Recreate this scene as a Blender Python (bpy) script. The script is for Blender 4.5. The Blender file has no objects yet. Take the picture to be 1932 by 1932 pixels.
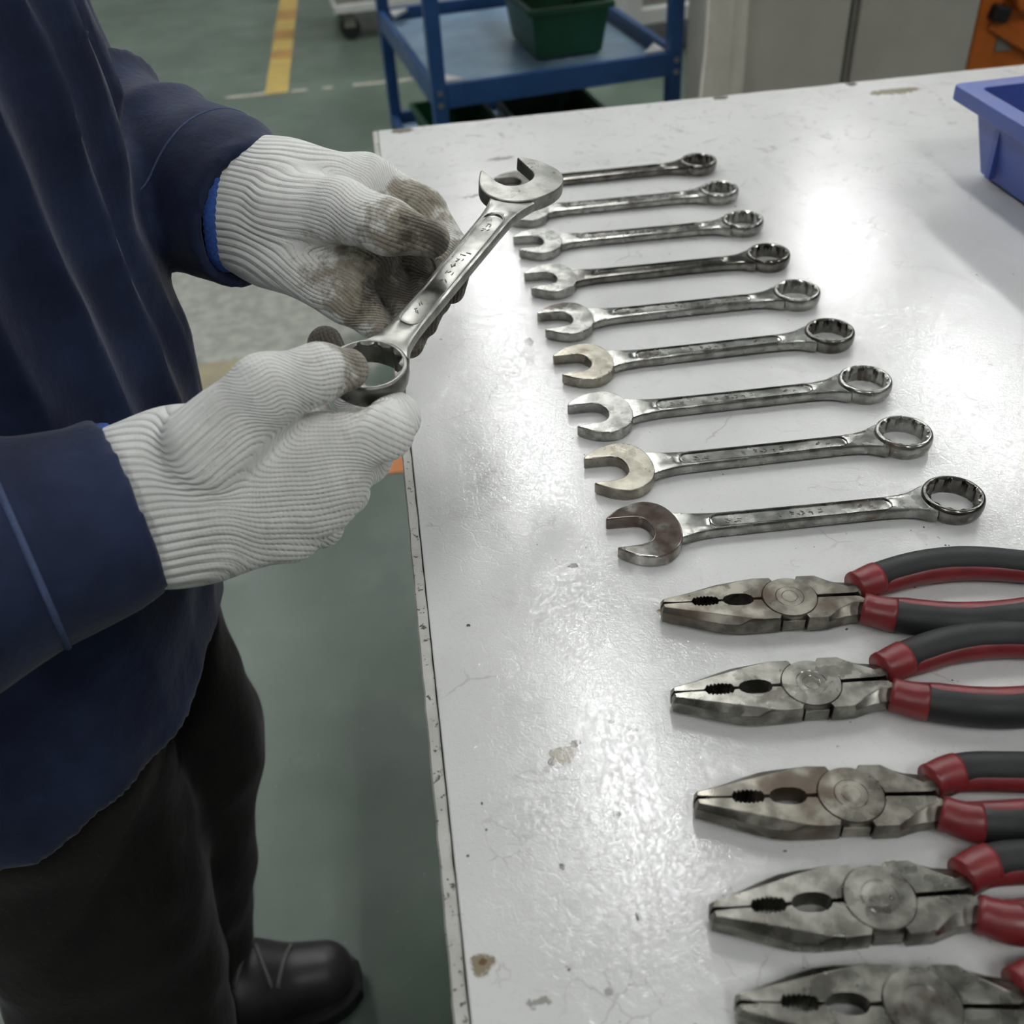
import bpy, bmesh, math, random
import numpy as np
from mathutils import Vector, Matrix
from mathutils.bvhtree import BVHTree

random.seed(7)
rng = np.random.default_rng(11)
scn = bpy.context.scene
col = scn.collection
PI = math.pi
T = 0.78                                   # height of the table top (m)

# ------------------------------------------------------------------ camera
CAM = np.array([0.0, 0.0, T + 0.46])
PITCH, ROLL, YAW = [math.radians(a) for a in (39.5475, -4.0608, -5.2240)]
FW = np.array([-math.sin(YAW) * math.cos(PITCH), math.cos(YAW) * math.cos(PITCH), -math.sin(PITCH)])
_r = np.array([math.cos(YAW), math.sin(YAW), 0.0]); _u = np.cross(_r, FW)
RT = math.cos(ROLL) * _r + math.sin(ROLL) * _u
UP = -math.sin(ROLL) * _r + math.cos(ROLL) * _u
cam_data = bpy.data.cameras.new('camera'); cam_data.sensor_width = 36; cam_data.lens = 36
cam_data.clip_start = 0.02; cam_data.clip_end = 60
cam_data.dof.use_dof = True; cam_data.dof.focus_distance = 0.68; cam_data.dof.aperture_fstop = 8.0
cam = bpy.data.objects.new('camera', cam_data); col.objects.link(cam)
cam.matrix_world = Matrix(((RT[0], UP[0], -FW[0], CAM[0]), (RT[1], UP[1], -FW[1], CAM[1]), (RT[2], UP[2], -FW[2], CAM[2]), (0, 0, 0, 1)))
scn.camera = cam

def ray(px, py):
    return FW + RT * (px - 966) / 1932 - UP * (py - 966) / 1932
def at(px, py, z):                          # point of the photograph on a level plane of height z
    d = ray(px, py); return CAM + d * ((z - CAM[2]) / d[2])
def P(px, py, depth):                       # point of the photograph at a measured depth
    return CAM + ray(px, py) * depth

# ------------------------------------------------------------------ light and exposure
world = bpy.data.worlds.new('world'); scn.world = world; world.use_nodes = True
world.node_tree.nodes['Background'].inputs[0].default_value = (0.80, 0.84, 0.85, 1)
world.node_tree.nodes['Background'].inputs[1].default_value = 0.25
scn.view_settings.view_transform = 'Standard'; scn.view_settings.look = 'None'
scn.view_settings.gamma = 1; scn.view_settings.use_curve_mapping = False
scn.view_settings.exposure = 0.18
scn.cycles.max_bounces = 7; scn.cycles.diffuse_bounces = 3; scn.cycles.glossy_bounces = 4
LAMP_POWER = 66.0
LAMP_Z = T + 2.8
LAMP_X = [-1.81, 0.57, 2.95]
LAMP_Y = [-1.5, 2.4, 4.35, 6.3]  # first row is added fill to brighten the gloves

# ------------------------------------------------------------------ materials
def srgb(r, g, b):
    f = lambda c: (c / 255 / 12.92) if c / 255 <= 0.04045 else ((c / 255 + 0.055) / 1.055) ** 2.4
    return (f(r), f(g), f(b), 1.0)

class NT:
    def __init__(s, name):
        s.m = bpy.data.materials.new(name); s.m.use_nodes = True
        s.t = s.m.node_tree; s.b = s.t.nodes['Principled BSDF']
        s.co = s.n('ShaderNodeTexCoord').outputs['Object']
    def n(s, typ, **kw):
        nd = s.t.nodes.new(typ)
        for k, v in kw.items(): setattr(nd, k, v)
        return nd
    def put(s, sock, v):
        if isinstance(v, bpy.types.NodeSocket): s.t.links.new(v, sock)
        else: sock.default_value = v
    def math(s, op, a, b=0.0, c=None, clamp=False):
        nd = s.n('ShaderNodeMath', operation=op, use_clamp=clamp)
        s.put(nd.inputs[0], a); s.put(nd.inputs[1], b)
        if c is not None: s.put(nd.inputs[2], c)
        return nd.outputs[0]
    def vmath(s, op, a, b=(0, 0, 0)):
        nd = s.n('ShaderNodeVectorMath', operation=op)
        s.put(nd.inputs[0], a); s.put(nd.inputs[1], b)
        return nd.outputs['Value'] if op in ('DISTANCE', 'LENGTH', 'DOT_PRODUCT') else nd.outputs[0]
    def noise(s, scale, detail=3.0, rough=0.55, vec=None, dist=0.0, color=False):
        nd = s.n('ShaderNodeTexNoise')
        s.put(nd.inputs['Vector'], vec if vec is not None else s.co)
        nd.inputs['Scale'].default_value = scale; nd.inputs['Detail'].default_value = detail
        nd.inputs['Roughness'].default_value = rough; nd.inputs['Distortion'].default_value = dist
        return nd.outputs['Color' if color else 'Fac']
    def voro(s, scale, feature='DISTANCE_TO_EDGE', vec=None):
        nd = s.n('ShaderNodeTexVoronoi', feature=feature)
        s.put(nd.inputs['Vector'], vec if vec is not None else s.co); nd.inputs['Scale'].default_value = scale
        return nd.outputs['Distance']
    def ramp(s, v, lo, hi, a=0.0, b=1.0):
        nd = s.n('ShaderNodeMapRange', interpolation_type='SMOOTHSTEP')
        s.put(nd.inputs[0], v); nd.inputs[1].default_value = lo; nd.inputs[2].default_value = hi
        s.put(nd.inputs[3], a); s.put(nd.inputs[4], b)
        return nd.outputs[0]
    def mix(s, fac, a, b):
        nd = s.n('ShaderNodeMix', data_type='RGBA')
        s.put(nd.inputs[0], fac); s.put(nd.inputs[6], a); s.put(nd.inputs[7], b)
        return nd.outputs[2]
    def bump(s, h, strength=0.3, dist=0.001):
        nd = s.n('ShaderNodeBump'); nd.inputs['Strength'].default_value = strength
        nd.inputs['Distance'].default_value = dist; s.put(nd.inputs['Height'], h)
        if s.b.inputs['Normal'].is_linked: s.put(nd.inputs['Normal'], s.b.inputs['Normal'].links[0].from_socket)
        s.put(s.b.inputs['Normal'], nd.outputs[0])
    def attr(s, name):
        return s.n('ShaderNodeAttribute', attribute_name=name).outputs['Fac']
    def per_thing(s):                       # object coordinates shifted by where the whole thing stands
        oi = s.n('ShaderNodeObjectInfo'); return s.vmath('ADD', s.co, s.vmath('MULTIPLY', oi.outputs['Location'], (3.1, 7.7, 1.3)))
    def set(s, color=None, rough=None, metal=None, spec=None, coat=None):
        for k, v in (('Base Color', color), ('Roughness', rough), ('Metallic', metal), ('Specular IOR Level', spec), ('Coat Weight', coat)):
            if v is not None: s.put(s.b.inputs[k], v)
        return s.m

def plain(name, c, rough=0.5, metal=0.0, var=0.12, scale=20, bump=0.0, bscale=200, bdist=0.0005):
    k = NT(name); n = k.noise(scale, 4)
    dark = tuple(x * (1 - var) for x in c[:3]) + (1,); lite = tuple(min(1, x * (1 + var)) for x in c[:3]) + (1,)
    k.set(k.mix(k.ramp(n, .3, .7), dark, lite), k.ramp(n, .2, .8, rough * .85, min(1, rough * 1.15)), metal)
    if bump: k.bump(k.noise(bscale, 3), bump, bdist)
    return k.m

def make_table_mat():
    k = NT('white_worn_laminate')
    c = k.mix(k.ramp(k.noise(3.5, 5, .6), .3, .72), srgb(208, 208, 206), srgb(220, 220, 218))
    c = k.mix(k.ramp(k.noise(11, 6, .65, dist=1.2), .56, .78, 0, .5), c, srgb(178, 179, 175))      # rubbed-in dirt
    wob = k.vmath('SCALE', k.vmath('SUBTRACT', k.noise(60, 3, color=True), (.5, .5, .5)), (0, 0, 0))
    wob.node.inputs['Scale'].default_value = .012
    pw = k.vmath('ADD', k.co, wob)
    crack = k.voro(16, vec=pw)
    cm = k.math('MULTIPLY', k.ramp(crack, .006, .016, 1, 0), k.ramp(k.noise(9, 3), .56, .66))
    c = k.mix(k.math('MULTIPLY', cm, .28), c, srgb(120, 115, 104))
    crack2 = k.voro(55, vec=pw)
    cm2 = k.math('MULTIPLY', k.ramp(crack2, .01, .035, 1, 0), k.ramp(k.noise(17, 3), .60, .70))
    c = k.mix(k.math('MULTIPLY', cm2, .35), c, srgb(130, 126, 118))
    speck = k.ramp(k.noise(170, 2), .735, .76)
    c = k.mix(k.math('MULTIPLY', speck, k.ramp(k.noise(6, 2), .45, .6)), c, srgb(95, 90, 80))
    wob2 = k.vmath('SCALE', k.vmath('SUBTRACT', k.noise(140, 3, color=True), (.5, .5, .5)), (0, 0, 0)); wob2.node.inputs['Scale'].default_value = .007
    ps = k.vmath('ADD', k.co, wob2)
    spots = [(910, 1822, 25, 24, (142, 125, 92)), (912, 1815, 9, 8, (110, 80, 50)), (1062, 1425, 28, 17, (140, 128, 100)), (1085, 1405, 12, 9, (110, 100, 80)), (1040, 1438, 7, 8, (84, 76, 62)),
             (1080, 1068, 12, 5, (74, 72, 62)), (1162, 1537, 8, 8, (80, 78, 72)), (883, 1180, 5, 3, (58, 55, 48)), (1123, 1387, 6, 5, (88, 86, 80)), (1196, 1377, 9, 4, (88, 86, 80)),
             (1153, 1363, 8, 4, (110, 108, 102)), (1060, 1636, 6, 9, (105, 103, 95)), (1202, 1730, 3, 9, (80, 78, 70)), (911, 1516, 3, 3, (60, 57, 50)), (884, 1616, 3, 3, (60, 57, 50)),
             (918, 1566, 3, 3, (50, 46, 40)), (1245, 1155, 10, 6, (150, 135, 95)), (1015, 1890, 26, 9, (170, 168, 160)), (1148, 1870, 10, 10, (165, 163, 156)),
             (1000, 645, 9, 10, (140, 136, 126)), (1690, 172, 60, 6, (150, 140, 110)), (1605, 158, 12, 5, (90, 85, 75)), (760, 246, 22, 6, (125, 115, 95)), (1360, 184, 16, 5, (120, 115, 100)),
             (945, 300, 26, 4, (165, 163, 158)), (890, 370, 22, 3, (160, 155, 140))]
    wn = k.vmath('SUBTRACT', k.noise(95, 4, .7, color=True), (.5, .5, .5))
    def wv(e):
        o = k.vmath('SCALE', wn); o.node.inputs['Scale'].default_value = min(.03, max(e * 2.2, .0035)); return o
    for px, py, rx, ry, cc in spots:
        a = at(px, py, T); b = at(px + rx, py, T); d = at(px, py - ry, T)
        ex, ey = np.linalg.norm(b - a), np.linalg.norm(d - a)
        q = k.vmath('MULTIPLY', k.vmath('SUBTRACT', k.vmath('ADD', k.co, wv(ex)), tuple(a)), (1 / ex, 1 / ey, 0))
        c = k.mix(k.math('MULTIPLY', k.ramp(k.vmath('LENGTH', q), .75, 1.05, 1, 0), .9), c, srgb(*[int(q_ * .84) for q_ in cc]))
    c = k.mix(k.ramp(k.noise(420, 3, .7), .55, .75, 0, .16), c, srgb(150, 148, 142))
    c = k.mix(k.math('MULTIPLY', k.ramp(k.noise(24, 6, .7, dist=2), .55, .72), k.ramp(k.vmath('DOT_PRODUCT', k.co, (0, 1, 0)), .75, 1.25, 0, .6)), c, srgb(150, 148, 142))
    r = k.ramp(k.noise(14, 4), .3, .7, .09, .14)
    k.set(c, r, 0.0, .43)
    k.bump(k.noise(9, 2), .10, .002)
    k.bump(k.noise(230, 3, .65, dist=2.0), .26, .0005)
    k.bump(k.math('MULTIPLY', k.ramp(crack2, 0, .05), k.ramp(k.noise(7, 3), .5, .65)), .12, .0003)
    return k.m

def make_floor_mat():
    k = NT('green_epoxy_floor')
    c = k.mix(k.ramp(k.noise(2.2, 6, .6), .3, .7), srgb(68, 82, 72), srgb(84, 98, 87))
    c = k.mix(k.ramp(k.noise(9, 5, .65), .55, .8, 0, .45), c, srgb(104, 110, 100))
    c = k.mix(k.ramp(k.noise(130, 2), .72, .78, 0, .5), c, srgb(140, 142, 132))
    # large mottled patch of paler grey in the aisle beside the table
    q = k.vmath('MULTIPLY', k.vmath('SUBTRACT', k.co, (-.36, 2.50, 0)), (1 / .62, 1 / .42, 0))
    dist = k.math('ADD', k.vmath('LENGTH', q), k.ramp(k.noise(6, 5, .65), .2, .8, -.45, .45))
    c = k.mix(k.ramp(dist, .75, 1.15, .92, 0), c, k.mix(k.ramp(k.noise(26, 4), .35, .65), srgb(126, 128, 120), srgb(156, 156, 148)))
    k.set(c, k.ramp(k.noise(5, 4), .3, .7, .30, .45), 0, .5)
    k.bump(k.noise(40, 3), .08, .002)
    return k.m

def make_steel(name, lo, hi, rough, stain, stain_at=.60, per=True, stain_rough=.12, mott=.5, dent=.10):
    k = NT(name)
    v = k.per_thing() if per else k.co
    c = k.mix(k.ramp(k.noise(90, 4, vec=v), .35, .65), srgb(*lo), srgb(*hi))
    blotch = k.noise(38, 3, .5, vec=v)
    c = k.mix(k.ramp(blotch, .5, .78, 0, mott), c, tuple(x * .45 for x in srgb(*lo)[:3]) + (1,))
    st = k.ramp(k.noise(27, 3, .55, vec=k.vmath('ADD', v, (5, 3, 1))), stain_at, stain_at + .15)
    c = k.mix(k.math('MULTIPLY', st, .8), c, stain)
    r = k.ramp(k.noise(60, 4, vec=v), .3, .7, rough * .75, rough * 1.3)
    r = k.math('ADD', k.math('MULTIPLY', r, k.math('SUBTRACT', 1, st)), k.math('MULTIPLY', st, stain_rough))
    k.set(c, r, k.ramp(st, 0, 1, 1, .3))
    k.bump(k.noise(70, 3, vec=v), dent, .0008)
    k.bump(k.noise(600, 2, vec=v), .06, .0003)
    return k.m

def make_knit(name):
    k = NT(name)
    u = k.attr('knit_u'); v = k.attr('knit_v'); cuff = k.attr('cuff'); dirt_shade = k.attr('dirt_shade')
    c = k.mix(k.ramp(k.noise(50, 4), .3, .7), srgb(222, 222, 217), srgb(236, 236, 232))
    dn = k.math('ADD', dirt_shade, k.ramp(k.noise(75, 5, .65), .25, .75, -.32, .32))
    c = k.mix(k.ramp(dn, .18, .62, 0, .85), c, srgb(128, 118, 98))
    c = k.mix(k.ramp(dn, .62, 1.05, 0, .9), c, srgb(62, 57, 50))
    k.set(c, .95, 0, .15)
    k.put(k.b.inputs['Sheen Weight'], .25); k.b.inputs['Sheen Roughness'].default_value = .5
    wob = k.math('MULTIPLY', k.math('SUBTRACT', k.noise(45, 2), .5), .0012)
    uu = k.math('ADD', u, wob)
    rib = k.math('ABSOLUTE', k.math('SINE', k.math('MULTIPLY', uu, PI / .0024)))
    st = k.math('SINE', k.math('MULTIPLY', v, 2 * PI / .0025))
    fine = k.math('ADD', k.math('POWER', rib, .6), k.math('MULTIPLY', k.math('MULTIPLY', st, k.math('SUBTRACT', 1, rib)), .32))
    ribc = k.math('ABSOLUTE', k.math('SINE', k.math('MULTIPLY', uu, PI / .0044)))
    h = k.math('ADD', k.math('MULTIPLY', fine, k.math('SUBTRACT', 1, cuff)), k.math('MULTIPLY', k.math('ADD', k.math('MULTIPLY', ribc, 1.7), k.math('MULTIPLY', fine, .3)), cuff))
    k.bump(h, .75, .0010)
    k.bump(k.noise(900, 2), .35, .0006)
    return k.m

def make_cloth(name, a, b, rough=.85, weave=1400, bump=.25, sheen=.2, dust=None):
    k = NT(name)
    c = k.mix(k.ramp(k.noise(16, 5, .6), .3, .7), srgb(*a), srgb(*b))
    if dust: c = k.mix(k.ramp(k.noise(320, 3), .6, .75, 0, .6), c, srgb(*dust))
    k.set(c, rough, 0, .25)
    k.put(k.b.inputs['Sheen Weight'], sheen); k.b.inputs['Sheen Roughness'].default_value = .4
    k.bump(k.noise(28, 4, .6), .35, .006)
    k.bump(k.noise(weave, 2), bump, .0005)
    return k.m

M = {}
M['table'] = make_table_mat(); M['floor'] = make_floor_mat()
M['held'] = make_steel('matt_wrench_steel', (112, 112, 108), (142, 141, 136), .36, srgb(70, 56, 40), .68, mott=.15, dent=.04)
M['chrome'] = make_steel('wrench_steel', (128, 128, 124), (166, 166, 161), .25, srgb(66, 44, 24), .59, mott=.25, dent=.05)
M['oily'] = make_steel('oily_wrench_steel', (140, 138, 132), (190, 188, 182), .17, srgb(58, 28, 10), .37, stain_rough=.08, mott=.2, dent=.05)
M['tan'] = make_steel('tan_filmed_steel', (130, 126, 115), (152, 148, 137), .27, srgb(120, 100, 70), .58)
M['darkwrench'] = make_steel('dark_wrench_steel', (84, 82, 78), (124, 122, 117), .2, srgb(60, 42, 26), .58, mott=.3, dent=.05)
M['plier'] = make_steel('pliers_steel', (104, 102, 96), (146, 144, 137), .30, srgb(58, 44, 30), .58, stain_rough=.25)
M['plier2'] = make_steel('rusty_pliers_steel', (92, 89, 82), (134, 130, 121), .33, srgb(64, 46, 27), .50, stain_rough=.3)
M['knit'] = make_knit('white_cotton_knit')
M['jacket'] = make_cloth('navy_work_cloth', (22, 30, 54), (36, 46, 76), .8, sheen=.15)
M['seam'] = plain('seam_thread', srgb(62, 76, 108), .8, var=.2, scale=300)
M['trouser'] = make_cloth('black_work_cloth', (22, 21, 21), (33, 31, 29), .9, dust=(60, 55, 48), sheen=.1)
M['hem'] = plain('blue_overlock_thread', srgb(44, 82, 156), .8, var=.35, scale=500, bump=.6, bscale=700, bdist=.001)
M['shoe'] = plain('black_shoe_leather', srgb(40, 37, 40), .45, var=.2, bump=.2, bscale=250)
M['sole'] = plain('black_rubber', srgb(18, 18, 19), .7)
M['lace'] = plain('grey_shoe_lace', srgb(96, 94, 92), .8)
M['skin'] = plain('skin', srgb(190, 145, 118), .55, var=.05)
M['hair'] = plain('black_hair', srgb(22, 19, 17), .5, bump=.6, bscale=400, bdist=.002)
M['trim'] = plain('chipped_edge_band', srgb(176, 175, 168), .4, var=.10, scale=40, bump=.4, bscale=260, bdist=.0006)
_k = NT('chipped_edge_band'); _c = _k.mix(_k.ramp(_k.noise(30, 4), .3, .7), srgb(166, 165, 158), srgb(192, 191, 186)); _ch = _k.ramp(_k.noise(190, 4, .7), .58, .63)
_k.set(_k.mix(_ch, _c, srgb(74, 70, 60)), .42); _k.bump(_k.math('SUBTRACT', 1, _ch), .5, .0006); M['trim'] = _k.m
M['core'] = plain('board_core', srgb(70, 62, 50), .85)
M['frame'] = plain('grey_table_frame', srgb(150, 152, 150), .45)
M['red'] = plain('red_grip_plastic', srgb(108, 30, 33), .38, var=.2, scale=60)
M['blackgrip'] = plain('black_grip_rubber', srgb(17, 18, 20), .6, var=.12, scale=60, bump=.15, bscale=500)
M['bluebin'] = plain('blue_plastic', srgb(66, 84, 152), .45, var=.06, scale=30)
M['trolleyblue'] = plain('blue_painted_steel', srgb(30, 72, 124), .38, var=.1)
M['shelf'] = plain('shelf_blue_lamp_sheen', srgb(142, 168, 190), .24, var=.12, scale=9)  # lamp reflections on the shelf are lightened into this colour
M['green'] = plain('green_plastic', srgb(18, 72, 44), .45, var=.1)
M['greenlip'] = plain('dark_green_plastic', srgb(14, 52, 34), .5, var=.1)
M['white'] = plain('white_paint', srgb(196, 197, 193), .5, var=.04)
M['machgrey'] = plain('grey_machine_paint', srgb(132, 130, 122), .5, var=.06)
M['dark'] = plain('dark_interior', srgb(20, 21, 22), .6)
M['panel'] = plain('grey_cabinet_paint', srgb(188, 185, 175), .5, var=.06, scale=6)
M['cream'] = plain('stained_cream_board', srgb(226, 221, 208), .8, var=.12, scale=9)
M['creamdark'] = plain('stained_board_edge', srgb(104, 98, 88), .85, var=.25, scale=14)
M['orange'] = plain('orange_plastic', srgb(196, 104, 36), .45, var=.08)
M['yellow'] = plain('yellow_floor_tape', srgb(168, 146, 78), .6, var=.14, scale=14)
M['dullyellow'] = plain('faded_floor_stripe', srgb(138, 130, 104), .6, var=.2, scale=9)
M['tapedark'] = plain('rubbed_orange_tape', srgb(150, 112, 58), .6, var=.2, scale=14)
M['orangetape'] = plain('orange_floor_paint', srgb(186, 112, 52), .55, var=.1)
M['chalk'] = plain('worn_white_line', srgb(164, 158, 146), .7, var=.2)
M['wall'] = plain('hall_wall_paint', srgb(170, 172, 168), .7, var=.05, scale=3)
M['ceil'] = plain('hall_ceiling', srgb(176, 178, 176), .8, var=.04, scale=2)
M['steelbolt'] = plain('zinc_bolt', srgb(170, 172, 170), .35, 1.0)
def make_lamp():
    k = NT('lit_tube'); k.put(k.b.inputs['Emission Color'], (.985, .995, 1, 1)); k.put(k.b.inputs['Emission Strength'], LAMP_POWER)
    k.set((.9, .9, .9, 1), .5); return k.m
M['lamp'] = make_lamp()

# ------------------------------------------------------------------ object helpers
def thing(name, label, cat, loc=(0, 0, 0), rotz=0.0, group=None):
    o = bpy.data.objects.new(name, None); col.objects.link(o); o.empty_display_size = .05
    o.location = loc; o.rotation_euler = (0, 0, rotz); tag(o, label, cat, group); return o
def tag(o, label=None, cat=None, group=None, kind=None):
    if label: o['label'] = label
    if cat: o['category'] = cat
    if group: o['group'] = group
    if kind: o['kind'] = kind
    return o
def link(name, me, mat, parent=None, smooth=None):
    if mat is not None and not me.materials: me.materials.append(mat)
    o = bpy.data.objects.new(name, me); col.objects.link(o)
    if parent is not None: o.parent = parent
    if smooth is not None:
        me.polygons.foreach_set('use_smooth', [smooth] * len(me.polygons))
    return o
def obj(name, bm, mat, parent=None, smooth=None, bevel=0.0, seg=2, angle=40):
    me = bpy.data.meshes.new(name); bmesh.ops.recalc_face_normals(bm, faces=bm.faces[:]); bm.to_mesh(me); bm.free()
    o = link(name, me, mat, parent, True if bevel and smooth is None else smooth)
    if bevel:
        md = o.modifiers.new('edge', 'BEVEL'); md.width = bevel; md.segments = seg; md.limit_method = 'ANGLE'
        md.angle_limit = math.radians(angle); md.harden_normals = True; md.use_clamp_overlap = True
    return o
def copy_tree(o, parent=None, mats=None):
    c = o.copy(); col.objects.link(c); c.parent = parent
    for ch in list(o.children): copy_tree(ch, c)
    return c
def box(bm, x0, x1, y0, y1, z0, z1, mtx=None):
    vs = [bm.verts.new(v) for v in ((x0, y0, z0), (x1, y0, z0), (x1, y1, z0), (x0, y1, z0), (x0, y0, z1), (x1, y0, z1), (x1, y1, z1), (x0, y1, z1))]
    for f in ((3, 2, 1, 0), (4, 5, 6, 7), (0, 1, 5, 4), (1, 2, 6, 5), (2, 3, 7, 6), (3, 0, 4, 7)): bm.faces.new([vs[i] for i in f])
    if mtx is not None:
        for v in vs: v.co = mtx @ v.co
    return vs
def bx(*a, mtx=None):
    bm = bmesh.new(); box(bm, *a, mtx=mtx); return bm
def loft(bm, rings, caps=True, closed=True):
    R = [[bm.verts.new(p) for p in r] for r in rings]; n = len(rings[0])
    for a, b in zip(R, R[1:]):
        for i in range(n if closed else n - 1):
            j = (i + 1) % n; bm.faces.new((a[i], a[j], b[j], b[i]))
    if caps: bm.faces.new(R[0][::-1]); bm.faces.new(R[-1])
    return R
def tube(bm, pts, radii, n=12, flat=1.0, up=(0, 0, 1), caps=True):
    pts = [np.array(p, float) for p in pts]; rings = []
    for i, p in enumerate(pts):
        t = pts[min(i + 1, len(pts) - 1)] - pts[max(i - 1, 0)]; t /= np.linalg.norm(t)
        s = np.cross(np.array(up, float), t); s /= max(np.linalg.norm(s), 1e-9); w = np.cross(t, s)
        r = radii[i] if hasattr(radii, '__len__') else radii
        rings.append([tuple(p + r * (math.cos(a) * s + flat * math.sin(a) * w)) for a in np.linspace(0, 2 * PI, n, endpoint=False)])
    loft(bm, rings, caps)
def disc(bm, c, r, z0, z1, n=24, axis='z'):
    rings = []
    for z in (z0, z1):
        q = [(c[0] + r * math.cos(a), c[1] + r * math.sin(a), z) for a in np.linspace(0, 2 * PI, n, endpoint=False)]
        if axis == 'y': q = [(x, z, y) for x, y, _ in q]
        rings.append(q)
    loft(bm, rings)
def spline(pts, n):                         # Catmull-Rom through control points
    p = [np.array(q, float) for q in pts]; p = [2 * p[0] - p[1]] + p + [2 * p[-1] - p[-2]]; out = []
    for i in range(1, len(p) - 2):
        for t in np.linspace(0, 1, n, endpoint=False):
            a, b, c, d = p[i - 1:i + 3]
            out.append(.5 * (2 * b + (c - a) * t + (2 * a - 5 * b + 4 * c - d) * t * t + (3 * b - a - 3 * c + d) * t ** 3))
    out.append(p[-2]); return out

# ------------------------------------------------------------------ distance fields -> one continuous surface
class Field:
    def __init__(s, lo, hi, h):
        s.lo = np.array(lo, np.float32); s.h = h
        n = np.ceil((np.array(hi) - s.lo) / h).astype(int) + 1
        ax = [(s.lo[i] + h * np.arange(n[i])).astype(np.float32) for i in range(3)]
        s.X, s.Y, s.Z = ax[0][:, None, None], ax[1][None, :, None], ax[2][None, None, :]
        s.shape = tuple(n)
    def cone(s, a, b, ra, rb, n=None, k=1.0):
        return cone_sd(s.X, s.Y, s.Z, a, b, ra, rb, n, k)
def cone_sd(X, Y, Z, a, b, ra, rb, n=None, k=1.0):
    a = np.array(a, np.float32); d = np.array(b, np.float32) - a; L2 = float(d @ d) + 1e-12
    x, y, z = X - a[0], Y - a[1], Z - a[2]
    t = np.clip((x * d[0] + y * d[1] + z * d[2]) / L2, 0, 1)
    x, y, z = x - t * d[0], y - t * d[1], z - t * d[2]
    q = x * x + y * y + z * z
    if n is not None:
        m = x * n[0] + y * n[1] + z * n[2]; q = q + (k * k - 1) * m * m
    return (np.sqrt(q) - (ra + (rb - ra) * t)).astype(np.float32)
def smin(a, b, k):
    h = np.clip(.5 + .5 * (b - a) / k, 0, 1); return b + (a - b) * h - k * h * (1 - h)
def smax(a, b, k): return -smin(-a, -b, k)
def surface_nets(F, v):
    s = v < 0; nx, ny, nz = v.shape
    cnt = np.zeros((nx - 1, ny - 1, nz - 1), np.uint8)
    cor = [(i, j, l) for i in (0, 1) for j in (0, 1) for l in (0, 1)]
    for i, j, l in cor: cnt += s[i:nx - 1 + i, j:ny - 1 + j, l:nz - 1 + l]
    act = (cnt > 0) & (cnt < 8); ids = np.argwhere(act)
    idx = np.full(act.shape, -1, np.int64); idx[act] = np.arange(len(ids))
    acc = np.zeros((len(ids), 3)); num = np.zeros(len(ids))
    for a in cor:
        for d in range(3):
            if a[d]: continue
            b = list(a); b[d] = 1
            va = v[ids[:, 0] + a[0], ids[:, 1] + a[1], ids[:, 2] + a[2]]; vb = v[ids[:, 0] + b[0], ids[:, 1] + b[1], ids[:, 2] + b[2]]
            cr = (va < 0) != (vb < 0); t = np.where(cr, va / np.where(va == vb, 1, va - vb), 0)
            p = np.tile(np.array(a, float), (len(ids), 1)); p[:, d] += t
            acc += p * cr[:, None]; num += cr
    V = F.lo + F.h * (ids + acc / num[:, None]); faces = []
    for d in range(3):
        o1, o2 = [(1, 2), (2, 0), (0, 1)][d]
        sl0 = [slice(None)] * 3; sl1 = [slice(None)] * 3; sl0[d] = slice(0, -1); sl1[d] = slice(1, None)
        e = s[tuple(sl0)] != s[tuple(sl1)]; g = np.argwhere(e)
        g = g[(g[:, o1] > 0) & (g[:, o2] > 0) & (g[:, o1] < v.shape[o1] - 1) & (g[:, o2] < v.shape[o2] - 1)]
        ins = s[tuple(sl0)][g[:, 0], g[:, 1], g[:, 2]]
        q = []
        for a, b in ((0, 0), (-1, 0), (-1, -1), (0, -1)):
            c = g.copy(); c[:, o1] += a; c[:, o2] += b; q.append(idx[c[:, 0], c[:, 1], c[:, 2]])
        q = np.stack(q, 1); q[~ins] = q[~ins][:, ::-1]; faces.append(q)
    return V, np.concatenate(faces)
def relax(V, Fq, it=2, lam=.5):
    a = np.concatenate([Fq[:, i] for i in range(4)]); b = np.concatenate([Fq[:, (i + 1) % 4] for i in range(4)])
    deg = np.bincount(a, minlength=len(V)) + np.bincount(b, minlength=len(V))
    for k in range(it):
        for sgn in (lam, -lam * 1.02):
            S = np.stack([np.bincount(a, V[b, i], len(V)) + np.bincount(b, V[a, i], len(V)) for i in range(3)], 1) / deg[:, None]
            V = V + sgn * (S - V)
    return V
def normals(V, Fq):
    n = np.cross(V[Fq[:, 2]] - V[Fq[:, 0]], V[Fq[:, 3]] - V[Fq[:, 1]])
    N = np.stack([sum(np.bincount(Fq[:, i], n[:, c], len(V)) for i in range(4)) for c in range(3)], 1)
    return N / np.maximum(np.linalg.norm(N, axis=1, keepdims=True), 1e-12)
def subdivide(V, Fq):
    e = np.concatenate([np.stack([Fq[:, i], Fq[:, (i + 1) % 4]], 1) for i in range(4)])
    es = np.sort(e, 1); u, inv = np.unique(es[:, 0].astype(np.int64) * len(V) + es[:, 1], return_inverse=True)
    A, B = u // len(V), u % len(V); nf = len(Fq)
    W = np.concatenate([V, (V[A] + V[B]) / 2, V[Fq].mean(1)])
    em = [len(V) + inv[i * nf:(i + 1) * nf] for i in range(4)]; c = len(V) + len(u) + np.arange(nf)
    return W, np.concatenate([np.stack([Fq[:, i], em[i], c, em[(i + 3) % 4]], 1) for i in range(4)])
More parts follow.
